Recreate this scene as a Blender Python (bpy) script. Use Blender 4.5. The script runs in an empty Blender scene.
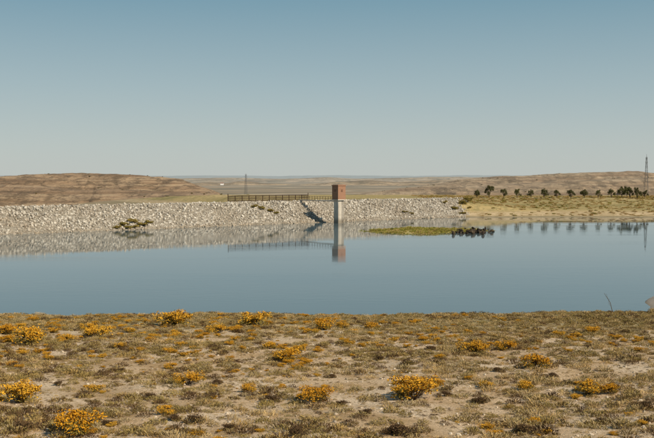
import bpy, math, random
import numpy as np
from mathutils import Vector, Matrix, Euler
random.seed(7); rng=np.random.default_rng(11)
scene=bpy.context.scene
scene.view_settings.view_transform='Standard'; scene.view_settings.look='None'; scene.view_settings.exposure=0
F=898.0; CAMZ=12.0; PITCH=math.atan(41/898.0)

# ---------------------------------------------------------------- helpers
def link(o,parent=None):
    scene.collection.objects.link(o)
    if parent: o.parent=parent
    return o
def make_mesh(name,v,f,mats=(),mi=None,smooth=False):
    me=bpy.data.meshes.new(name)
    me.from_pydata([tuple(map(float,p)) for p in v],[],[tuple(map(int,q)) for q in f])
    for m in mats: me.materials.append(m)
    if mi is not None: me.polygons.foreach_set('material_index',np.asarray(mi,dtype=np.int32))
    if smooth: me.polygons.foreach_set('use_smooth',np.ones(len(me.polygons),dtype=bool))
    me.update(); return me
def grid_mesh(name,X,Y,Z,mat,smooth=True):
    r,c=X.shape
    co=np.stack([X,Y,Z],-1).reshape(-1,3)
    i=np.arange(r*c).reshape(r,c)
    q=np.stack([i[:-1,:-1],i[:-1,1:],i[1:,1:],i[1:,:-1]],-1).reshape(-1,4)
    me=bpy.data.meshes.new(name)
    me.vertices.add(len(co)); me.vertices.foreach_set('co',co.astype(np.float32).ravel())
    me.loops.add(q.size); me.loops.foreach_set('vertex_index',q.astype(np.int32).ravel())
    me.polygons.add(len(q)); me.polygons.foreach_set('loop_start',np.arange(0,q.size,4,dtype=np.int32))
    me.polygons.foreach_set('loop_total',np.full(len(q),4,dtype=np.int32))
    me.update(calc_edges=True)
    me.polygons.foreach_set('use_smooth',np.full(len(me.polygons),smooth))
    me.materials.append(mat); return me
def _h(ix,iy,s):
    n=(ix.astype(np.int64)*374761393+iy.astype(np.int64)*668265263+s*1442695041)&0xffffffff
    n=((n^(n>>13))*1274126177)&0xffffffff
    n=n^(n>>16)
    return (n&0xffff)/65535.0
def vn(x,y,s=0):
    x=np.asarray(x,float); y=np.asarray(y,float)
    ix=np.floor(x); iy=np.floor(y); fx=x-ix; fy=y-iy
    fx=fx*fx*(3-2*fx); fy=fy*fy*(3-2*fy)
    a=_h(ix,iy,s); b=_h(ix+1,iy,s); c=_h(ix,iy+1,s); d=_h(ix+1,iy+1,s)
    return (a*(1-fx)+b*fx)*(1-fy)+(c*(1-fx)+d*fx)*fy
def fbm(x,y,s=0,o=4):
    t=0;a=.5
    for k in range(o):
        t=t+a*(vn(x,y,s+k*17)-.5)*2; x=x*2.03+5.1; y=y*2.03+1.7; a*=.5
    return t
def ridged(x,y,s=0,o=4):
    t=0;a=.55
    for k in range(o):
        t=t+a*(1-np.abs(2*vn(x,y,s+k*13)-1)); x=x*2.1+3.3; y=y*2.1+7.7; a*=.5
    return t
def sst(a,b,x):
    t=np.clip((x-a)/(b-a),0,1); return t*t*(3-2*t)
def lerp(a,b,t): return a+(b-a)*t

# dam geometry
B=np.array([42.,276.]); DIR=np.array([111.,87.]); DIR/=np.linalg.norm(DIR); NRM=np.array([-DIR[1],DIR[0]])
HC=5.5
def height(x,y):
    x=np.asarray(x,float); y=np.asarray(y,float)
    r2=x*x+y*y
    near=8-.1*y + 2.4*np.exp(-r2/36.) + .35*fbm(x*.07,y*.07,3,3)*sst(78,30,y) + .15*fbm(x*.5,y*.5,5,4)
    near=near-.3*sst(70,95,y)*(y-70)*.2 + .5*sst(22,40,x)*sst(60,80,y)
    near=near+2.1*sst(28.0,34.0,x+.6*fbm(y*.3,x*0,8,2))*sst(76,84,y)*sst(97,87,y)
    near=near+.28*fbm(x*.09,y*.02,52,3)*sst(60,76,y)
    near=np.where(y<0, 8-.03*y+2.4*np.exp(-r2/36.)+.1*fbm(x*.5,y*.5,5,4), near)
    near=np.maximum(near,-3.)
    al=(x-B[0])*DIR[0]+(y-B[1])*DIR[1]; s=(x-B[0])*NRM[0]+(y-B[1])*NRM[1]
    t=y-276-2.0*fbm(x*.04,y*0+3,9,3)
    steep=sst(75,35,x)
    prof=lerp(-3,0,sst(-14,0,t))+ lerp(2.0,4.6,steep)*sst(-1,14,t)+ lerp(2.6,.3,steep)*sst(12,70,t)
    prof=prof+.25*fbm(x*.08,y*.08,13,4)*sst(0,10,t)
    plain=-3+3.0*fbm(x*.0035,y*.0035,21,4)*sst(420,900,y)
    prof=lerp(prof,plain,sst(375,560,y))
    w=sst(-22,4,al)
    ds=np.where(s>0,plain,-3.)
    far=lerp(ds,prof,w)
    right=lerp(-3,5,sst(215,290,x))*(y<420)+(y>=420)*-9
    return np.maximum(np.maximum(near,far),right)

def ray(px,py):
    d=np.array([(px-327)/F,1.0,-(py-219)/F])
    c,s=math.cos(PITCH),math.sin(PITCH)
    return np.array([d[0], d[1]*c+d[2]*s, -d[1]*s+d[2]*c])
def at_dist(px,py,dist):
    d=ray(px,py); k=dist/d[1]; return d[0]*k,dist,CAMZ+d[2]*k
def on_ground(px,py):
    d=ray(px,py); ks=np.arange(12,120,.1)
    hh=height(d[0]*ks,d[1]*ks); i=np.argmax(CAMZ+d[2]*ks<=hh); p=d*ks[i]
    return p[0],p[1],float(hh[i])

# ---------------------------------------------------------------- material helpers
class M:
    def __init__(s,name,rough=.9,spec=.15):
        s.m=bpy.data.materials.new(name); s.m.use_nodes=True
        s.n=s.m.node_tree.nodes; s.l=s.m.node_tree.links
        s.b=s.n['Principled BSDF']; s.b.inputs['Roughness'].default_value=rough
        s.b.inputs['Specular IOR Level'].default_value=spec
    def new(s,t,**k):
        n=s.n.new(t)
        for a,b in k.items(): setattr(n,a,b)
        return n
    def pos(s): 
        return s.new('ShaderNodeNewGeometry').outputs['Position']
    def map(s,vec,scale):
        n=s.new('ShaderNodeMapping'); s.l.new(vec,n.inputs[0]); n.inputs['Scale'].default_value=scale; return n.outputs[0]
    def noise(s,vec,scale,detail=4,rough=.6):
        n=s.new('ShaderNodeTexNoise'); s.l.new(vec,n.inputs['Vector']); n.inputs['Scale'].default_value=scale
        n.inputs['Detail'].default_value=detail; n.inputs['Roughness'].default_value=rough; return n.outputs['Fac']
    def ramp(s,fac,stops):
        n=s.new('ShaderNodeValToRGB'); s.l.new(fac,n.inputs[0]); e=n.color_ramp.elements
        while len(e)<len(stops): e.new(.5)
        for q,(p,c) in zip(e,stops):
            q.position=p; q.color=(*c,1) if hasattr(c,'__len__') else (c,c,c,1)
        return n.outputs[0]
    def mix(s,f,a,b,bt='MIX'):
        n=s.new('ShaderNodeMix',data_type='RGBA',blend_type=bt)
        for i,v in ((0,f),(6,a),(7,b)):
            if isinstance(v,(int,float)): n.inputs[i].default_value=v if i==0 else (v,v,v,1)
            elif isinstance(v,tuple): n.inputs[i].default_value=(*v,1)
            else: s.l.new(v,n.inputs[i])
        return n.outputs[2]
    def rng(s,v,a,b,c=0,d=1):
        n=s.new('ShaderNodeMapRange',interpolation_type='SMOOTHSTEP'); s.l.new(v,n.inputs[0])
        for i,q in enumerate((a,b,c,d)): n.inputs[i+1].default_value=q
        return n.outputs[0]
    def sep(s,vec):
        n=s.new('ShaderNodeSeparateXYZ'); s.l.new(vec,n.inputs[0]); return n.outputs
    def base(s,c):
        if isinstance(c,tuple): s.b.inputs['Base Color'].default_value=(*c,1)
        else: s.l.new(c,s.b.inputs['Base Color'])
        return s
    def bump(s,h,dist,strength=1.):
        n=s.new('ShaderNodeBump'); s.l.new(h,n.inputs['Height']); n.inputs['Distance'].default_value=dist; n.inputs['Strength'].default_value=strength
        s.l.new(n.outputs[0],s.b.inputs['Normal']); return s
    def objrand(s): return s.new('ShaderNodeObjectInfo').outputs['Random']

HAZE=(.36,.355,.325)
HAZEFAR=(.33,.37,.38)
# terrain
m=M('ground_soil'); P=m.pos(); xyz=m.sep(P)
n1=m.noise(P,.35,6); n2=m.noise(P,4.,6,.7); n3=m.noise(P,.09,4); n4=m.noise(P,14.,4,.7)
soil=m.ramp(n1,[(.36,(.45,.29,.145)),(.5,(.61,.43,.26)),(.64,(.72,.55,.375))])
litter=m.ramp(n2,[(.38,(.16,.105,.045)),(.6,(.43,.29,.145))])
soil=m.mix(m.rng(n4,.46,.66),soil,litter)
grass=m.ramp(n2,[(.3,(.19,.155,.06)),(.7,(.37,.29,.13))])
shoreband=m.rng(xyz[1],48,66)
soil=m.mix(m.mix(.35,shoreband,m.rng(n3,.4,.6),'MULTIPLY'),soil,grass)
tip=m.rng(xyz[1],80,82); soil=m.mix(tip,soil,(.62,.48,.35))
wet=m.rng(xyz[2],.22,-.05,0,.6)
soil=m.mix(wet,soil,(.30,.22,.13))
fn=m.noise(m.map(P,(.02,.08,.05)),1.,6,.7); ff=m.noise(P,.6,5,.7)
field=m.ramp(fn,[(.35,(.24,.19,.06)),(.5,(.40,.29,.11)),(.66,(.53,.38,.17))])
field=m.mix(m.rng(ff,.46,.60,0,.6),field,(.18,.155,.05))
bank=m.rng(xyz[2],2.0,1.0); field=m.mix(bank,field,m.ramp(ff,[(.4,(.34,.24,.11)),(.6,(.54,.40,.23))]))
field=m.mix(m.rng(xyz[2],.45,.0,0,.7),field,(.20,.16,.08))
col=m.mix(m.rng(xyz[1],180,220),soil,field)
pn=m.noise(m.map(P,(.0022,.0045,.01)),1.,8,.65); pn2=m.noise(m.map(P,(.02,.03,.01)),1.,5,.7)
plain=m.ramp(pn,[(.38,(.12,.10,.055)),(.46,(.38,.26,.15)),(.52,(.18,.14,.08)),(.60,(.54,.41,.27))])
plain=m.mix(m.rng(pn2,.45,.62,0,.7),plain,(.12,.10,.055))
col=m.mix(m.rng(xyz[1],430,520),col,plain)
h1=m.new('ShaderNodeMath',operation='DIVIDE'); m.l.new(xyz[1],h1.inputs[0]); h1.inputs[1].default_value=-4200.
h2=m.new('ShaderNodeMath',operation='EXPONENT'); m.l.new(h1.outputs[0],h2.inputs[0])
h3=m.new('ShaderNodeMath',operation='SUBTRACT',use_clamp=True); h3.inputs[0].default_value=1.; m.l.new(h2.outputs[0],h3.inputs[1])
col=m.mix(h3.outputs[0],col,m.mix(m.rng(xyz[1],4000,12000),HAZE,HAZEFAR))  # aerial haze painted into the ground colour, growing with world Y
m.base(col); m.bump(m.mix(.5,n2,n4),.12,.8); MAT_GROUND=m.m

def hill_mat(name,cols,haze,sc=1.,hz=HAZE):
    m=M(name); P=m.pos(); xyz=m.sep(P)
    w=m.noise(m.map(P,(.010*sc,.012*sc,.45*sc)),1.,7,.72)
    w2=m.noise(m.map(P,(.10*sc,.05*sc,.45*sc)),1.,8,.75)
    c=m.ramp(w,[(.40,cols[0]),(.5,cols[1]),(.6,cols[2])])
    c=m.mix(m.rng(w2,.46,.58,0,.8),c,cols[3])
    c=m.mix(haze,c,hz); m.base(c); m.bump(w2,4.,1.); return m.m  # distance haze blended into the hill's base colour
MAT_HILL=hill_mat('eroded_clay',[(.27,.16,.08),(.44,.28,.155),(.56,.39,.23),(.16,.10,.05)],.12)
MAT_HILL2=hill_mat('dry_hill_earth',[(.32,.20,.11),(.47,.32,.185),(.58,.42,.26),(.21,.145,.08)],.18)
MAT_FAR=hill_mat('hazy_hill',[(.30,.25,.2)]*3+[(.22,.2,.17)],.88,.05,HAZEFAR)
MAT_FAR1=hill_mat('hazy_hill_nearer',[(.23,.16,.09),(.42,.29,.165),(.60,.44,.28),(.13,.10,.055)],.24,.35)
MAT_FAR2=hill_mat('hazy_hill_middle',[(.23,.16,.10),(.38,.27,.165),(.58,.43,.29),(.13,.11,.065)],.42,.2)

# water
m=M('reservoir_water',.03,.5); m.b.inputs['IOR'].default_value=1.333; P=m.pos()
w=m.noise(m.map(P,(.5,1.3,1)),1.,3,.5); w2=m.noise(m.map(P,(.015,.07,1)),1.,4,.55)
silt=m.noise(m.map(P,(.01,.02,1)),1.,4,.55)
m.base(m.ramp(silt,[(.35,(.085,.128,.142)),(.65,(.108,.143,.148))]))
hh=m.mix(m.rng(w2,.4,.65,.15,1),0.0,w)
m.bump(hh,.02,.42)
m.l.new(m.rng(w2,.38,.66,.015,.07),m.b.inputs['Roughness']); MAT_WATER=m.m

# rocks
def rock_mat(name,a,b,dark):
    m=M(name); P=m.pos(); r=m.objrand(); z=m.sep(P)[2]
    c=m.ramp(r,[(0,tuple(v*.5 for v in a)),(.22,a),(.75,b),(1,tuple(v*1.12 for v in b))])
    n=m.noise(P,3.,5,.7); c=m.mix(m.rng(n,.4,.65,0,.45),c,dark)
    big=m.noise(P,.12,4,.6); c=m.mix(m.rng(big,.45,.66,0,.4),c,dark)
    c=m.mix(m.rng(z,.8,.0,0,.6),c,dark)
    m.base(c); m.bump(n,.08,.6); return m.m
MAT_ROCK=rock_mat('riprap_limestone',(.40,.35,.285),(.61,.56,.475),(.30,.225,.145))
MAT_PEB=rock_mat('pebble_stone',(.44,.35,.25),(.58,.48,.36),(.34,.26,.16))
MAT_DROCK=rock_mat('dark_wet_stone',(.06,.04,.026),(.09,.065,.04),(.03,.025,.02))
m=M('rockfill_core'); P=m.pos(); n=m.noise(P,1.6,5,.7); m.base(m.ramp(n,[(.35,(.15,.12,.085)),(.6,(.38,.33,.255))])); m.bump(n,.3); MAT_CORE=m.m
m=M('crest_gravel'); P=m.pos(); n=m.noise(P,2.,5,.7); m.base(m.ramp(n,[(.35,(.34,.29,.22)),(.6,(.47,.42,.34))])); MAT_CREST=m.m
m=M('weathered_concrete'); P=m.pos(); z=m.sep(P)[2]; n=m.noise(m.map(P,(2,2,.4)),1.,6,.7)
c=m.ramp(n,[(.3,(.38,.32,.25)),(.65,(.62,.56,.47))]); c=m.mix(m.rng(z,1.8,.4,0,.8),c,(.20,.165,.12)); m.base(c); MAT_CONC=m.m
m=M('red_brick'); tc=m.new('ShaderNodeTexCoord').outputs['Object']
b=m.new('ShaderNodeTexBrick'); mp=m.new('ShaderNodeMapping'); mp.inputs['Rotation'].default_value=(math.radians(90),0,0)
m.l.new(tc,mp.inputs[0]); m.l.new(mp.outputs[0],b.inputs['Vector']); b.inputs['Scale'].default_value=3.
b.inputs['Color1'].default_value=(.29,.14,.08,1); b.inputs['Color2'].default_value=(.36,.18,.105,1); b.inputs['Mortar'].default_value=(.36,.25,.18,1)
n=m.noise(tc,1.5,5,.7); m.base(m.mix(m.rng(n,.4,.7,0,.4),b.outputs[0],(.24,.125,.075))); MAT_BRICK=m.m
def flat(name,c,rough=.7,var=.25,sc=3.):
    m=M(name,rough); P=m.pos(); n=m.noise(P,sc,5,.7)
    m.base(m.ramp(n,[(.3,tuple(v*(1-var) for v in c)),(.7,tuple(v*(1+var) for v in c))])); return m.m
MAT_RUST=flat('rusty_steel',(.045,.025,.017)); MAT_STEEL=flat('galvanised_steel',(.14,.14,.14),.5)
MAT_DARK=flat('dark_opening',(.02,.02,.02)); MAT_WHITE=flat('whitewash',(.75,.73,.70)); MAT_TILE=flat('roof_tile',(.33,.17,.11)); MAT_LOUV=flat('rusted_shutter',(.18,.09,.055))
def leafm(name,a,b,c3=None):
    m=M(name,.85,.05); r=m.objrand(); n=m.noise(m.pos(),9.,3,.7)
    c=m.ramp(r,[(0,a),(.55,b),(1,c3 or a)]); c=m.mix(m.rng(n,.35,.65,0,.45),c,tuple(v*.6 for v in a)); m.base(c); return m.m
MAT_OLIVE=leafm('scrub_olive_leaf',(.25,.18,.058),(.35,.255,.09),(.42,.27,.10))
MAT_GREY=leafm('scrub_grey_leaf',(.34,.26,.135),(.44,.335,.18),(.28,.20,.09))
MAT_STRAW=leafm('dry_grass',(.55,.37,.15),(.63,.45,.21),(.46,.30,.12))
MAT_FLOW=leafm('yellow_flower',(.62,.29,.02),(.74,.40,.04),(.54,.25,.022))
MAT_SGREEN=leafm('shrub_green',(.21,.155,.035),(.30,.22,.055))
MAT_DSHRUB=leafm('dark_shrub_leaf',(.095,.055,.027),(.15,.09,.042))
MAT_TREE=leafm('tree_leaf',(.09,.088,.032),(.14,.13,.05))
MAT_REED=leafm('reed_green',(.25,.24,.045),(.42,.36,.08))
MAT_DAMB=leafm('bank_bush_leaf',(.27,.21,.055),(.40,.29,.085))
MAT_BARK=flat('bark',(.11,.08,.055))

# ---------------------------------------------------------------- geometry primitives
class G:
    def __init__(s): s.v=[];s.f=[];s.m=[]
    def add(s,v,f,mi=0):
        o=len(s.v); s.v+= [tuple(p) for p in v]; s.f+=[tuple(i+o for i in q) for q in f]; s.m+=[mi]*len(f)
    def box(s,a,b,mi=0,R=None):
        x0,y0,z0=a;x1,y1,z1=b
        v=[Vector(p) for p in [(x0,y0,z0),(x1,y0,z0),(x1,y1,z0),(x0,y1,z0),(x0,y0,z1),(x1,y0,z1),(x1,y1,z1),(x0,y1,z1)]]
        if R: v=[R@p for p in v]
        s.add(v,[(0,3,2,1),(4,5,6,7),(0,1,5,4),(1,2,6,5),(2,3,7,6),(3,0,4,7)],mi)
    def beam(s,p,q,r0,r1=None,mi=0,n=4):
        r1=r0 if r1 is None else r1; p=Vector(p);q=Vector(q); d=(q-p).normalized()
        u=d.orthogonal().normalized(); w=d.cross(u)
        v=[p+(u*math.cos(2*math.pi*k/n)+w*math.sin(2*math.pi*k/n))*r0 for k in range(n)]+[q+(u*math.cos(2*math.pi*k/n)+w*math.sin(2*math.pi*k/n))*r1 for k in range(n)]
        s.add(v,[(k,(k+1)%n,n+(k+1)%n,n+k) for k in range(n)]+[tuple(range(n))[::-1],tuple(range(n,2*n))],mi)
    def leaf(s,c,size,mi=0,up=None,asp=1.):
        c=Vector(c); a=Vector(rng.normal(size=3)).normalized()
        if up is not None: a=(Vector(up)+a*.5).normalized()
        b=a.orthogonal().normalized(); b.rotate(Matrix.Rotation(random.random()*6.28,3,a))
        a=a*size*asp; b=b*size
        s.add([c-a*.5-b*.3,c-a*.5+b*.3,c+a*.5+b*.25,c+a*.5-b*.25],[(0,1,2,3)],mi)
    def mesh(s,name,mats,smooth=False): return make_mesh(name,s.v,s.f,mats,s.m,smooth)

def scatter(name,pts,rots,scls,idx,srcs):
    col=bpy.data.collections.new(name+'_source')
    for k,me in enumerate(srcs):
        o=bpy.data.objects.new(f'{name}_part_{k}',me); col.objects.link(o)
    me=bpy.data.meshes.new(name); pts=np.asarray(pts,np.float32); N=len(pts)
    me.vertices.add(N); me.vertices.foreach_set('co',pts.ravel())
    a=me.attributes.new('rot','FLOAT_VECTOR','POINT'); a.data.foreach_set('vector',np.asarray(rots,np.float32).ravel())
    a=me.attributes.new('scl','FLOAT_VECTOR','POINT'); a.data.foreach_set('vector',np.asarray(scls,np.float32).ravel())
    a=me.attributes.new('idx','INT','POINT'); a.data.foreach_set('value',np.asarray(idx,np.int32))
    o=link(bpy.data.objects.new(name,me))
    ng=bpy.data.node_groups.new(name+'_nodes','GeometryNodeTree')
    ng.interface.new_socket('Geometry',in_out='INPUT',socket_type='NodeSocketGeometry')
    ng.interface.new_socket('Geometry',in_out='OUTPUT',socket_type='NodeSocketGeometry')
    N_=ng.nodes; L=ng.links
    gi=N_.new('NodeGroupInput'); go=N_.new('NodeGroupOutput'); ci=N_.new('GeometryNodeCollectionInfo')
    ci.inputs['Collection'].default_value=col; ci.inputs['Separate Children'].default_value=True; ci.inputs['Reset Children'].default_value=True
    ip=N_.new('GeometryNodeInstanceOnPoints'); ip.inputs['Pick Instance'].default_value=True
    def att(nm,t):
        q=N_.new('GeometryNodeInputNamedAttribute'); q.data_type=t; q.inputs['Name'].default_value=nm; return q.outputs['Attribute']
    L.new(gi.outputs[0],ip.inputs['Points']); L.new(ci.outputs[0],ip.inputs['Instance'])
    L.new(att('idx','INT'),ip.inputs['Instance Index'])
    e=N_.new('FunctionNodeEulerToRotation'); L.new(att('rot','FLOAT_VECTOR'),e.inputs[0]); L.new(e.outputs[0],ip.inputs['Rotation'])
    L.new(att('scl','FLOAT_VECTOR'),ip.inputs['Scale']); L.new(ip.outputs[0],go.inputs[0])
    md=o.modifiers.new('scatter','NODES'); md.node_group=ng
    return o

# ---------------------------------------------------------------- terrain
ys=np.concatenate([np.arange(-60,10,1.5),np.arange(10,92,.4),np.arange(92,262,4.),np.arange(262,380,1.2),380*np.power(80000/380,np.linspace(0,1,260)**.85)])
us=np.linspace(-1,1,420)
W=70+.95*np.maximum(ys,0)
X=us[None,:]*W[:,None]; Y=np.repeat(ys[:,None],420,1)
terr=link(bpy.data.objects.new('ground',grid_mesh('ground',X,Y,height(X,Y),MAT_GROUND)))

def damp(al,s): return B+DIR*al+NRM*s
A0=damp(-330,6); A1=damp(0,6)
wv=[(A0[0],A0[1],0),(-160,60,0),(0,60,0),(300,60,0),(300,284,0),(A1[0]+10,292,0),(A1[0],A1[1],0)]
link(bpy.data.objects.new('reservoir_water',make_mesh('reservoir_water',wv,[tuple(range(len(wv)))],[MAT_WATER])))

# ---------------------------------------------------------------- hills
SCRUBPTS=[]
def hill(name,x0,x1,y0,y1,prof_px,dist,mat,nx=520,ny=120,gully=1.,seed=1,zb=-6,cell=18.,scrub=0):
    xs=np.linspace(x0,x1,nx); yy=np.linspace(y0,y1,ny); X,Y=np.meshgrid(xs,yy)
    px=327+F*xs/dist
    py=np.interp(px,[p[0] for p in prof_px],[p[1] for p in prof_px])+.5*fbm(px/14.,px*0,seed+1,4)
    ztop=CAMZ-(py-178)/F*dist
    hgt=np.maximum(ztop[None,:]-zb,0)
    v=(Y-y0)/(y1-y0)
    warp=.13*fbm(X/(cell*3),Y/(cell*3),seed+9,3)
    v2=v+warp*np.clip(v*3,0,1)
    shape=sst(0,.5,v2)*sst(1,.6,v2)
    r=ridged(X/cell+.8*fbm(X/60,Y/60,seed+5,2),Y/(cell*2.5),seed,4)
    slope=np.clip(shape*(1-shape)*4,0,1)
    Z=zb+hgt*shape-gully*(slope*.95+.12*shape)*hgt*.5*r
    terr_=np.sin(Z*1.6+2*fbm(X/50,Y/50,seed+2,2))*.25*gully*(hgt/18)
    Z=Z+terr_*slope+gully*.03*hgt*fbm(X/9,Y/14,seed+3,5)*shape
    if scrub:
        k=rng.integers(0,X.size,scrub*4); ok=Z.ravel()[k]>-1; k=k[ok][:scrub]
        SCRUBPTS.append(np.stack([X.ravel()[k],Y.ravel()[k],Z.ravel()[k]-.15],1))
    return link(bpy.data.objects.new(name,grid_mesh(name,X,Y,Z,mat)))
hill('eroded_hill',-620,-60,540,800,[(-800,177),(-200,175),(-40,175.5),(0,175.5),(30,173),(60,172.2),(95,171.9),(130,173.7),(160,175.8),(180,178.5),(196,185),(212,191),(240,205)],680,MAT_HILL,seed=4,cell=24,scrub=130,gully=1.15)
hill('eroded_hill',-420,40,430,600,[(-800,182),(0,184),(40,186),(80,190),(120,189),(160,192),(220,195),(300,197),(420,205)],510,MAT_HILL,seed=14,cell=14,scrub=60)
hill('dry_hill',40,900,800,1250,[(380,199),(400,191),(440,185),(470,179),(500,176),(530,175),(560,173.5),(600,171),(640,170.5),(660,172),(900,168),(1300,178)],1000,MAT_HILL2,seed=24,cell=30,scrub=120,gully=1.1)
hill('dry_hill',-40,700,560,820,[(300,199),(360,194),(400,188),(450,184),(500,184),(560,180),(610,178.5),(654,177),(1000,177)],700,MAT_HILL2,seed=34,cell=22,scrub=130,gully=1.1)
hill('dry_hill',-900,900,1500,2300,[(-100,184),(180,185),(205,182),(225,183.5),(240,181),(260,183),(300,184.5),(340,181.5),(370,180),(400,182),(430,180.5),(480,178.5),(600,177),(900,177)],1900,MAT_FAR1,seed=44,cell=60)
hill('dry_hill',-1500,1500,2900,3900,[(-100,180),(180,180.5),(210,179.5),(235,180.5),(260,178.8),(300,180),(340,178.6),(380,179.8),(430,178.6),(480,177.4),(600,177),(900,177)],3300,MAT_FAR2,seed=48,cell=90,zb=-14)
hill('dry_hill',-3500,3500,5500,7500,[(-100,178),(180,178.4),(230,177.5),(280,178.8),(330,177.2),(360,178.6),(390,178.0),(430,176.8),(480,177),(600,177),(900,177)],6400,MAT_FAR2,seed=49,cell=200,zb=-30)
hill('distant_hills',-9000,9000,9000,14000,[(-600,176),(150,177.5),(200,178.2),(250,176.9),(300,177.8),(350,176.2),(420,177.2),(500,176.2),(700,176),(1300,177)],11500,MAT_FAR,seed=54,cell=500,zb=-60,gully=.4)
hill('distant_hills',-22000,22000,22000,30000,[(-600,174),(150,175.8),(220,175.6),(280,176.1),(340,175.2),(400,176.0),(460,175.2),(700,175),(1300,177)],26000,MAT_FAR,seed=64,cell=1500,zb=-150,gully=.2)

# ---------------------------------------------------------------- dam
def rock_mesh(name,mat,seed,sub=2):
    import bmesh
    bm=bmesh.new(); bmesh.ops.create_icosphere(bm,subdivisions=sub,radius=.5)
    r=random.Random(seed); planes=[(Vector((r.gauss(0,1),r.gauss(0,1),r.gauss(0,1))).normalized(),r.uniform(.26,.42)) for _ in range(9)]
    for v in bm.verts:
        for n,d in planes:
            k=v.co.dot(n)
            if k>d: v.co-=n*(k-d)
        v.co.z*=.75
    me=bpy.data.meshes.new(name); bm.to_mesh(me); bm.free(); me.materials.append(mat); return me
ROCKS=[rock_mesh(f'rock_{k}',MAT_ROCK,k) for k in range(6)]
sec=[(-8,-3.5),(0,-.15),(11.6,HC-.2),(12,HC),(17,HC),(17.4,HC-.2),(34,-6)]
als=np.linspace(-335,8,172); v=[];f=[];mi=[]
for i,a in enumerate(als):
    for (s,z) in sec:
        p=damp(a,s); v.append((p[0],p[1],z+ (.12*random.uniform(-1,1) if z>0 else 0)))
n=len(sec)
for i in range(len(als)-1):
    for k in range(n-1):
        f.append((i*n+k,(i+1)*n+k,(i+1)*n+k+1,i*n+k+1)); mi.append(1 if k==3 else 0)
dam=link(bpy.data.objects.new('rockfill_dam',make_mesh('rockfill_dam',v,f,[MAT_CORE,MAT_CREST],mi)))
N=38000
al=rng.uniform(-335,12,N); s=rng.uniform(-1.5,12.6,N); zz=np.where(s<12,-.15+s*(HC+.1)/11.7,HC)
big=rng.random(N); sc=.24+.62*big**3.4
P2=B[None,:]+DIR[None,:]*al[:,None]+NRM[None,:]*s[:,None]
zz=zz+.22*fbm(P2[:,0]*.25,P2[:,1]*.25,71,3)*(s<11)
pts=np.stack([P2[:,0],P2[:,1],zz+rng.uniform(-.08,.1,N)],1)
keep=(rng.random(N)<.82+.5*fbm(P2[:,0]*.15,zz*.5,73,3))
pts=pts[keep]; sc=sc[keep]; N=len(pts)
scl=sc[:,None]*rng.uniform(.75,1.3,(N,3))
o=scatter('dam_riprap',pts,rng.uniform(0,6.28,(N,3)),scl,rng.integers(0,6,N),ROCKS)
o.parent=dam

# ---------------------------------------------------------------- intake tower
TX,TY=3.15,239.
tower=link(bpy.data.objects.new('intake_tower',None)); tower.location=(TX,TY,0)
ang=math.atan2(DIR[1],DIR[0]); tower.rotation_euler=(0,0,ang)
def part(g,name,mats,par): return link(bpy.data.objects.new(name,g.mesh(name,mats)),par)
g=G(); g.box((-.95,-.95,-3.5),(.95,.95,6.1)); 
for zc in (2.2,4.3): g.box((-.98,-.98,zc),(.98,.98,zc+.1))
part(g,'shaft',[MAT_CONC],tower)
g=G(); g.box((-1.4,-1.4,6.1),(1.4,1.4,6.34)); part(g,'platform_slab',[MAT_CONC],tower)
g=G(); g.box((-1.28,-1.28,6.34),(1.28,1.28,9.95)); part(g,'brick_gatehouse',[MAT_BRICK],tower)
g=G(); g.box((-1.4,-1.4,9.95),(1.4,1.4,10.15)); g.box((-1.1,-1.1,10.15),(1.1,1.1,10.23)); part(g,'roof_slab',[MAT_BRICK],tower)
g=G(); g.box((-.3,-1.3,8.3),(.3,-1.24,9.0)); g.box((-1.3,-.25,8.3),(-1.24,.25,9.0)); g.box((-.45,1.24,6.36),(.45,1.3,8.4)); part(g,'shutters_and_door',[MAT_LOUV],tower)
g=G(); 
for k in range(14): g.beam((.3,-1.1,.4+k*.42),(.75,-1.1,.4+k*.42),.025)
g.beam((.3,-1.1,0),(.3,-1.1,6.1),.03); g.beam((.75,-1.1,0),(.75,-1.1,6.1),.03); part(g,'ladder',[MAT_RUST],tower)
crest_s=(np.dot(np.array([TX,TY])-B,NRM)); L=12.3-crest_s
fb=link(bpy.data.objects.new('footbridge',None)); fb.location=(TX,TY,0); fb.rotation_euler=(0,0,ang)
g=G(); g.box((-.4,1.42,5.85),(.4,L,5.95)); g.box((-.36,1.42,5.7),(-.28,L,5.85)); g.box((.28,1.42,5.7),(.36,L,5.85)); part(g,'deck',[MAT_CONC],fb)
g=G()
for sx in (-.38,.38):
    k=1.6
    while k<L: g.beam((sx,k,5.95),(sx,k,7.0),.03); k+=1.2
    for z in (6.5,7.0): g.beam((sx,1.5,z),(sx,L,z),.025)
part(g,'handrails',[MAT_RUST],fb)
def crest_al(px,s):
    lo,hi=-200,10
    for _ in range(50):
        mid=(lo+hi)/2; p=damp(mid,s)
        if 327+F*p[0]/p[1]<px: lo=mid
        else: hi=mid
    return lo
fa,fbb=crest_al(228,12.6),crest_al(308,12.6)
fence=link(bpy.data.objects.new('crest_fence',None))
g=G(); p0=damp(fa,12.6); p1=damp(fbb,12.6); Lf=np.linalg.norm(p1-p0); np_=int(Lf/2.2)
for k in range(np_+1):
    p=p0+(p1-p0)*k/np_; hgt=2.3 if k in (0,np_) else 1.85
    g.beam((p[0],p[1],HC-.1),(p[0],p[1],HC+hgt),.13 if k in(0,np_) else .09)
part(g,'posts',[MAT_RUST],fence)
g=G()
for z,r in ((.35,.11),(1.05,.06),(1.7,.11)): g.beam((p0[0],p0[1],HC+z),(p1[0],p1[1],HC+z),r)
part(g,'rails',[MAT_RUST],fence)
g=G(); nb=int(Lf/.22)
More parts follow.
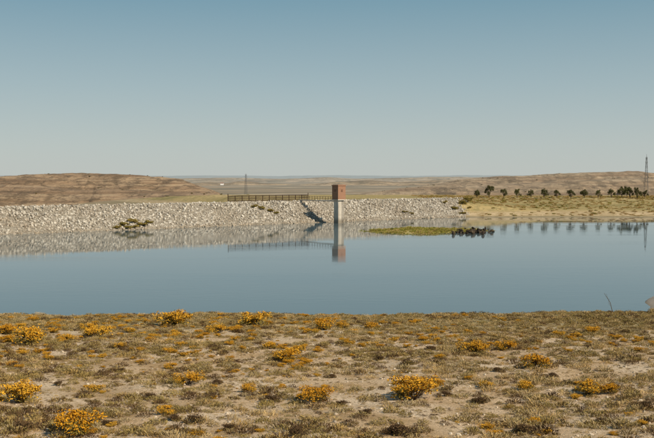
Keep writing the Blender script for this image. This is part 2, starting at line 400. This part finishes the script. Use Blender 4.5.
for k in range(nb):
    p=p0+(p1-p0)*(k+.5)/nb; g.beam((p[0],p[1],HC+.3),(p[0],p[1],HC+1.7),.045)
part(g,'bars',[MAT_RUST],fence)

# ---------------------------------------------------------------- pylons
def pylon(H,w,x,y,z,rot):
    e=link(bpy.data.objects.new('electricity_pylon',None)); e.location=(x,y,z); e.rotation_euler=(0,0,rot)
    g=G(); n=10
    def hw(t): return w*(1-t)*.5+.2
    for sx in(-1,1):
        for sy in(-1,1): g.beam((sx*hw(0),sy*hw(0),-1),(sx*hw(1),sy*hw(1),H*.93),.055)
    g.beam((0,0,H*.93),(0,0,H),.05); part(g,'legs',[MAT_STEEL],e)
    g=G()
    for k in range(n):
        a,b=k/n,(k+1)/n; za,zb=a*H*.93,b*H*.93; ha,hb=hw(a),hw(b)
        for sx,sy,tx,ty in((-1,-1,1,-1),(1,-1,1,1),(1,1,-1,1),(-1,1,-1,-1)):
            g.beam((sx*ha,sy*ha,za),(tx*hb,ty*hb,zb),.03); g.beam((tx*ha,ty*ha,za),(sx*hb,sy*hb,zb),.03)
            g.beam((sx*hb,sy*hb,zb),(tx*hb,ty*hb,zb),.03)
    part(g,'bracing',[MAT_STEEL],e)
    g=G()
    for zz,l in ((.74,1.2),(.83,1.5),(.92,1.1)):
        for sx in (-1,1):
            g.beam((0,0,H*zz),(sx*l,0,H*zz),.05); g.beam((0,0,H*(zz+.04)),(sx*l,0,H*zz),.035); g.beam((sx*l,0,H*zz),(sx*l,0,H*zz-.6),.04)
    part(g,'crossarms',[MAT_STEEL],e)
x,y,z=at_dist(646,197,440); pylon(21.4,1.7,x,y,float(height(x,y))-.2,.9)
x,y,z=at_dist(246,195,620); pylon(15.2,1.5,x,y,z,.9)

def farm(px,py,dist,w,d,h):
    x,y,z=at_dist(px,py,dist)
    e=link(bpy.data.objects.new('farm_building',None)); e.location=(x,y,z)
    g=G(); g.box((-w/2,-d/2,-1.5),(w/2,d/2,h)); part(g,'walls',[MAT_WHITE],e)
    g=G(); o=.3; g.add([(-w/2-o,-d/2-o,h),(w/2+o,-d/2-o,h),(w/2+o,d/2+o,h),(-w/2-o,d/2+o,h),(-w/2-o,0,h+d*.2),(w/2+o,0,h+d*.2)],[(0,1,5,4),(2,3,4,5),(0,4,3),(1,2,5),(3,2,1,0)]); part(g,'roof',[MAT_TILE],e)
    g=G(); k=-w/2+1
    while k<w/2-1.: g.box((k,-d/2-.05,h*.4),(k+.8,-d/2+.02,h*.75)); k+=2.2
    part(g,'windows',[MAT_DARK],e)
farm(222,184.2,1480,5,5,1.6)

# ---------------------------------------------------------------- vegetation meshes
def tuft(name,mats,nleaf,h,leafsize,asp=3.):
    g=G()
    for k in range(nleaf):
        a=random.random()*6.283; r=.5*math.sqrt(random.random())
        top=math.sqrt(max(0,1-(r/.52)**2)); zt=h*top*random.uniform(.2,1.05)
        p=Vector((math.cos(a)*r,math.sin(a)*r,zt)); g.leaf(p,leafsize*random.uniform(.6,1.3),random.choice(range(len(mats))),up=(p.x*1.6,p.y*1.6,.8),asp=asp)
    return g.mesh(name,mats)
def shrub(name,mats,nl,h,frac,ls=.045,lobes=7,seed=0):
    g=G(); r=random.Random(seed); L=[]
    for k in range(lobes):
        a=r.random()*6.28; q=r.uniform(.08,.36); L.append((Vector((math.cos(a)*q,math.sin(a)*q,h*r.uniform(.28,.72))),r.uniform(.09,.2)))
    for c,rad in L:
        g.beam((r.uniform(-.04,.04),r.uniform(-.04,.04),-.05),c,.016,.006,2); 
        for j in range(4):
            d=Vector((r.gauss(0,1),r.gauss(0,1),abs(r.gauss(0,1)))).normalized(); g.beam(c*.6,c+d*rad*1.2,.007,.002,2)
    for k in range(nl):
        c,rad=r.choice(L); d=Vector((r.gauss(0,1),r.gauss(0,1),r.gauss(0,1))).normalized()
        q=rad*r.uniform(.45,1.1)*(1+.35*max(0,r.gauss(0,.6))); p=c+Vector((d.x*q,d.y*q,d.z*q*.75))
        if p.z<.01: p.z=r.uniform(0,.1)
        rel=(p.z/h)+r.uniform(-.35,.35)+ (q/rad-.8)*.5
        g.leaf(p,ls*r.uniform(.6,1.3),0 if rel>1-frac else 1,asp=1.2)
    return g.mesh(name,mats)
TUFTS=[tuft('tuft_0',[MAT_OLIVE,MAT_GREY],190,.36,.055,2.),tuft('tuft_1',[MAT_GREY],170,.32,.055,2.2),tuft('tuft_2',[MAT_OLIVE],200,.42,.052,2.),
       tuft('tuft_3',[MAT_STRAW,MAT_GREY],130,.4,.04,5.),tuft('tuft_4',[MAT_STRAW],100,.3,.038,5.),tuft('tuft_5',[MAT_DSHRUB,MAT_OLIVE],200,.42,.055,2.),tuft('tuft_6',[MAT_DSHRUB],180,.42,.055,2.)]
YSH=[shrub(f'yellow_shrub_{k}',[MAT_FLOW,MAT_SGREEN,MAT_BARK],2300,.62,.49 if k%2 else .56,.036,11+k,seed=20+k) for k in range(6)]
DSH=[shrub(f'dark_shrub_{k}',[MAT_DSHRUB,MAT_OLIVE,MAT_BARK],1300,.5,.7,.042,9,seed=40+k) for k in range(2)]

bigs=[(175,326,40),(255,327,36),(215,333,22),(100,337,34),(88,330,18),(30,345,42),(6,334,26),(325,330,26),(372,330,22),(342,329,16),(285,362,36),(270,349,20),(188,384,34),(183,357,16),
(475,353,34),(535,368,34),(505,350,24),(415,400,54),(315,402,40),(250,393,22),(20,402,48),(95,392,24),(78,436,56),(487,388,22),(588,395,38),(525,390,22),(575,338,16),(592,334,18),
(165,415,22),(610,394,24),(67,341,18),(48,360,14),(400,395,22),(130,333,14),(300,352,18),(120,348,14),(560,336,14),(437,386,18),(8,342,20),(230,345,12),(150,341,12),(55,333,14),(455,338,12),(350,345,12),(640,352,14)]
for (px,py,w) in bigs:
    x,y,z=on_ground(px,py); wd=w/F*y*1.12
    o=link(bpy.data.objects.new('flowering_shrub',random.choice(YSH))); o.location=(x,y,z-.02); o.rotation_euler=(0,0,random.random()*6.28)
    o.scale=(wd,wd*.9,wd*random.uniform(.55,.75))
for (px,py,w) in [(195,424,28),(405,436,40),(530,434,34),(172,421,22),(340,405,18),(270,403,26),(20,433,36),(430,350,16),(150,399,20),(480,403,24),(365,414,18),(640,408,26),(230,430,22),(500,372,16),(110,425,20),(300,436,30),(600,425,22),(215,385,18),(330,378,14),(445,397,20),(120,372,14),(550,378,18),(380,360,14),(60,385,16)]:
    x,y,z=on_ground(px,py); wd=w/F*y*1.1
    o=link(bpy.data.objects.new('dark_shrub',random.choice(DSH))); o.location=(x,y,z-.02); o.rotation_euler=(0,0,random.random()*6.28); o.scale=(wd,wd,wd*.6)

def inwedge(N,y0,y1,k=.52,pad=6):
    y=rng.uniform(y0,y1,N*2); x=rng.uniform(-1,1,N*2)*(k*y1+pad); ok=np.abs(x)<k*y+pad; x=x[ok][:N]; y=y[ok][:N]; return x,y
x,y=inwedge(50000,9,82)
dens=.50+1.05*fbm(x*.45,y*.45,31,4)+.32*sst(45,70,y)
z=height(x,y); ok=(rng.random(len(x))<dens)&(z>.08)
x,y,z=x[ok],y[ok],z[ok]; N=len(x)
patch=fbm(x*.12,y*.12,41,3)+rng.normal(0,.35,N)
idx=np.where(patch>.3,rng.choice([3,4,1,0],N),np.where(patch<-.3,rng.choice([5,2,0,6],N),rng.choice([0,1,2,0,3,2,5,6],N)))
s0=(.13+.48*rng.random(N)**1.5)*(1+.25*sst(50,75,y)); scl=np.stack([s0*rng.uniform(.85,1.3,N),s0*rng.uniform(.85,1.2,N),s0*rng.uniform(.6,1.1,N)],1)
rot=np.stack([rng.normal(0,.1,N),rng.normal(0,.1,N),rng.uniform(0,6.28,N)],1)
scatter('scrub_tufts',np.stack([x,y,z-.015],1),rot,scl,idx,TUFTS)
x,y=inwedge(26000,12,48); z=height(x,y); ok=rng.random(len(x))<.5+.8*fbm(x*.8,y*.8,131,3); x,y,z=x[ok],y[ok],z[ok]; N=len(x)
s0=rng.uniform(.05,.16,N); scatter('ground_litter',np.stack([x,y,z-.005],1),np.stack([x*0,x*0,x*7],1),np.stack([s0,s0,s0*.7],1),rng.choice([0,3,4,5,6,6,1],N),TUFTS)
x,y=inwedge(2800,12,78); dens=.18+1.0*fbm(x*.11,y*.11,77,3)+.3*(x<0); z=height(x,y); ok=(rng.random(len(x))<dens)&(z>.4); x,y,z=x[ok],y[ok],z[ok]; N=len(x)
s0=(.15+.5*rng.random(N)**1.5)*(.6+y/75); scatter('small_flowering_shrubs',np.stack([x,y,z-.02],1),np.stack([x*0,x*0,rng.uniform(0,6.28,N)],1),np.stack([s0,s0,s0*.62],1),rng.integers(0,6,N),YSH)
PEB=[rock_mesh(f'pebble_{k}',MAT_PEB,90+k,1) for k in range(4)]
x,y=inwedge(20000,9,82); z=height(x,y); ok=z>-.1; x,y,z=x[ok],y[ok],z[ok]; N=len(x)
s0=.03+.14*rng.random(N)**3; scatter('pebbles',np.stack([x,y,z],1),rng.uniform(0,6.28,(N,3)),s0[:,None]*rng.uniform(.7,1.3,(N,3)),rng.integers(0,4,N),PEB)
# dry flower stalk on the shore
x,y,z=on_ground(613,313); g=G(); H=1.6
g.beam((0,0,-.1),(-.25,0,H*.55),.035,.028); g.beam((-.25,0,H*.55),(-.75,.1,H*1.05),.028,.014)
for k in range(7):
    t=.4+k*.09; g.beam((-.25-.5*(t-.4),0,H*t),(-.25-.5*(t-.4)+random.uniform(-.2,.2),random.uniform(-.2,.2),H*t+.14),.012,.008)
o=link(bpy.data.objects.new('dry_stalk',g.mesh('dry_stalk',[MAT_BARK]))); o.location=(x,y,z)

# ---------------------------------------------------------------- islet
cx,cy=22.,203.
nr,na=14,60; v=[];f=[]
def isl(a): return 15.0*(1+.22*math.sin(2*a+.6)+.12*math.sin(5*a)+.08*math.sin(9*a+2)), 13.5*(1+.2*math.sin(3*a+1)+.1*math.sin(7*a))
def islz(t): return -.8+1.25*(1-t**2.2)
v.append((cx,cy,islz(0)))
for i in range(1,nr+1):
    for k in range(na):
        a=2*math.pi*k/na; rx,ry=isl(a); t=i/nr; v.append((cx+math.cos(a)*rx*t*1.1,cy+math.sin(a)*ry*t*1.1,islz(t)+.06*random.uniform(-1,1)))
for k in range(na): f.append((0,1+k,1+(k+1)%na))
for i in range(nr-1):
    for k in range(na):
        a=1+i*na+k; b=1+i*na+(k+1)%na; f.append((a,a+na,b+na,b))
m=M('islet_mud'); P=m.pos(); n=m.noise(P,.8,5,.7); m.base(m.ramp(n,[(.35,(.26,.23,.06)),(.6,(.50,.38,.17))])); 
islet=link(bpy.data.objects.new('islet',make_mesh('islet',v,f,[m.m],None,True)))
REED=[tuft('reed_0',[MAT_REED],120,.5,.07,4.),tuft('reed_1',[MAT_REED,MAT_STRAW],120,.45,.07,4.)]
N=1500; a=rng.uniform(0,6.28,N); t=np.sqrt(rng.random(N))*.84
R=np.array([isl(q) for q in a]); x=cx+np.cos(a)*R[:,0]*t*1.1; y=cy+np.sin(a)*R[:,1]*t*1.1; z=-.8+1.25*(1-t**2.2)
s0=rng.uniform(.4,1.2,N); o=scatter('islet_grass',np.stack([x,y,z-.05],1),np.stack([a*0,a*0,a*7],1),np.stack([s0,s0,s0*rng.uniform(.4,.9,N)],1),rng.integers(0,2,N),REED); o.parent=islet
DR=[rock_mesh(f'dark_rock_{k}',MAT_DROCK,60+k) for k in range(3)]
N=190; px=rng.normal(472,9,N).clip(452,493); dd=rng.normal(198,3,N); x=(px-327)/F*dd; s0=rng.uniform(.3,1.0,N)
scatter('dark_rock_pile',np.stack([x,dd,rng.uniform(-.2,.45,N)],1),rng.uniform(0,6.28,(N,3)),np.stack([s0*1.3,s0,s0*.7],1),rng.integers(0,3,N),DR)

def bankbush(px,dist,z,w,h,mats_k):
    x=(px-327)/F*dist
    o=link(bpy.data.objects.new('bank_bush',mats_k)); o.location=(x,dist,z); o.scale=(w,w,h/.6); o.rotation_euler=(0,0,random.random()*6)
GB=[shrub(f'green_bush_{k}',[MAT_DAMB,MAT_SGREEN,MAT_BARK],1300,.6,.7,.06,10,seed=60+k) for k in range(3)]
def bb(px,s,w,h):
    a=crest_al(px,s); p=damp(a,s); z=-.25+s*(HC+.1)/11.7 
    bankbush(px,p[1],z,w,h,random.choice(GB))
for t in [(116,1.2,2.6,.9),(124,2.4,3.,1.),(133,3.4,3.4,1.3),(142,2.,3.2,1.1),(128,1.,2.6,.9),(149,3.,2.4,.9),(136,1.2,2.6,.9),(254,9.2,2.6,.9),(262,8.2,2.8,1.),(270,6.8,2.6,.9),(277,5.5,2.2,.8),(405,4,2.4,.8),(412,3,2.4,.8),(445,9,2.6,1.),(455,5,3,1.2),(462,8,3.5,1.5),(463,2,3,1.),(468,10,4,1.5),(470,5,4,1.2)]: bb(*t)

# ---------------------------------------------------------------- far field tufts + trees
FT=[tuft('field_tuft_0',[MAT_OLIVE,MAT_STRAW],90,.45,.12,2.5),tuft('field_tuft_1',[MAT_STRAW,MAT_OLIVE],90,.4,.12,3.),tuft('field_tuft_2',[MAT_SGREEN,MAT_REED],90,.5,.13,2.)]
N=9000; x=rng.uniform(35,230,N); y=276+rng.random(N)*95; z=height(x,y); ok=(z>.25)&(rng.random(N)<.42+.9*fbm(x*.05,y*.12,91,3)+.25*sst(300,340,y)); x,y,z=x[ok],y[ok],z[ok]; N=len(x)
s0=rng.uniform(.5,1.5,N); scatter('field_scrub',np.stack([x,y,z-.05],1),np.stack([x*0,x*0,rng.uniform(0,6,N)],1),np.stack([s0,s0,s0*.5],1),rng.choice([0,1,1,2],N),FT)

def tree_mesh(name,seed,H=5.,wid=4.0,nl=1700):
    r=random.Random(seed); g=G(); th=H*.18
    g.beam((0,0,-.3),(.1,.05,th),.2,.14,1,7)
    cl=[]
    for k in range(8):
        a=k*.8+r.uniform(-.3,.3); e=r.uniform(.1,1.25); l=r.uniform(.25,.40)*wid
        q=Vector((.1+math.cos(a)*math.cos(e)*l,math.sin(a)*math.cos(e)*l,th+math.sin(e)*l*1.45+.35)); g.beam((.1,.05,th-.1),q,.1,.035,1,5)
        cl.append((q,r.uniform(.5,.85)))
        for j in range(3):
            d=Vector((r.gauss(0,1),r.gauss(0,1),r.gauss(.3,.8))).normalized()*r.uniform(.4,.8); g.beam(q,q+d,.035,.012,1,4); cl.append((q+d,r.uniform(.3,.55)))
    for k in range(nl):
        c,rad=r.choice(cl); d=Vector((r.gauss(0,1),r.gauss(0,1),r.gauss(0,1))).normalized()*rad*r.uniform(.2,1.1)
        p=c+d; p.z=max(p.z,th*.8); g.leaf(p,r.uniform(.13,.24),0,asp=1.3)
    return g.mesh(name,[MAT_TREE,MAT_BARK])
TM=[tree_mesh(f'orchard_tree_{k}',k+3) for k in range(5)]
def tree(px,dist,s):
    x=(px-327)/F*dist; z=float(height(x,dist)); o=link(bpy.data.objects.new('orchard_tree',random.choice(TM))); o.location=(x,dist,z-.1); o.rotation_euler=(0,0,random.random()*6.28); o.scale=(s*random.uniform(.8,1.),s*.9,s*random.uniform(.95,1.1))
for px,s in [(477,.8),(489,1.1),(504,.85),(517,.88),(531,.8),(544,.92),(557,.8),(571,.85),(584,.98),(598,.78),(611,.9),(622,1.15),(630,.95),(637,1.0),(645,.8),(664,1.),(680,.9),(697,1.),(716,.9)]:
    tree(px,338+random.uniform(-3,3),s*1.0)
tree(627,352,1.1)
FB=[shrub(f'distant_bush_{k}',[MAT_TREE,MAT_OLIVE,MAT_BARK],260,.7,.6,.13,7,seed=80+k) for k in range(2)]
P3=np.concatenate(SCRUBPTS); N=len(P3); s0=rng.uniform(.5,1.9,N)
scatter('distant_scrub',P3,np.stack([s0*0,s0*0,s0*9],1),np.stack([s0,s0,s0*.7],1),rng.integers(0,2,N),FB)

# ---------------------------------------------------------------- light, sky, camera
EL=math.radians(38); ROT=math.atan2(.80,-.60)
S=Vector((math.sin(ROT)*math.cos(EL),math.cos(ROT)*math.cos(EL),math.sin(EL)))
sun=bpy.data.lights.new('sun','SUN'); sun.energy=5.0; sun.angle=math.radians(.53); sun.color=(1,.90,.74)
so=link(bpy.data.objects.new('sun',sun)); so.rotation_euler=(-S).to_track_quat('-Z','Y').to_euler()
w=bpy.data.worlds.new('World'); scene.world=w; w.use_nodes=True; nt=w.node_tree; bg=nt.nodes['Background']
sk=nt.nodes.new('ShaderNodeTexSky'); sk.sky_type='NISHITA'; sk.sun_disc=False; sk.sun_elevation=EL; sk.sun_rotation=ROT
sk.altitude=200; sk.air_density=1.; sk.dust_density=1.2; sk.ozone_density=1.
SK=.09
tc=nt.nodes.new('ShaderNodeTexCoord'); sp=nt.nodes.new('ShaderNodeSeparateXYZ'); nt.links.new(tc.outputs['Generated'],sp.inputs[0])
rp=nt.nodes.new('ShaderNodeValToRGB'); nt.links.new(sp.outputs[2],rp.inputs[0]); e=rp.color_ramp.elements
st=[(0,(.53,.565,.54)),(.035,(.48,.54,.53)),(.10,(.36,.465,.495)),(.19,(.195,.34,.415)),(.45,(.09,.20,.30)),(1,(.045,.12,.22))]
while len(e)<len(st): e.new(.5)
for q,(p,c) in zip(e,st): q.position=p; q.color=(*c,1)
mx=nt.nodes.new('ShaderNodeMix'); mx.data_type='RGBA'; mx.inputs[0].default_value=.88
vm=nt.nodes.new('ShaderNodeVectorMath'); vm.operation='SCALE'; vm.inputs['Scale'].default_value=1/SK
nt.links.new(rp.outputs[0],vm.inputs[0]); nt.links.new(sk.outputs[0],mx.inputs[6]); nt.links.new(vm.outputs[0],mx.inputs[7])
nt.links.new(mx.outputs[2],bg.inputs[0]); bg.inputs[1].default_value=SK
cam=bpy.data.cameras.new('camera'); cam.sensor_width=36; cam.lens=36*F/654.; cam.clip_end=200000; cam.clip_start=.1
co=link(bpy.data.objects.new('camera',cam)); co.location=(0,0,CAMZ); co.rotation_euler=(math.radians(90)-PITCH,0,0)
scene.camera=co
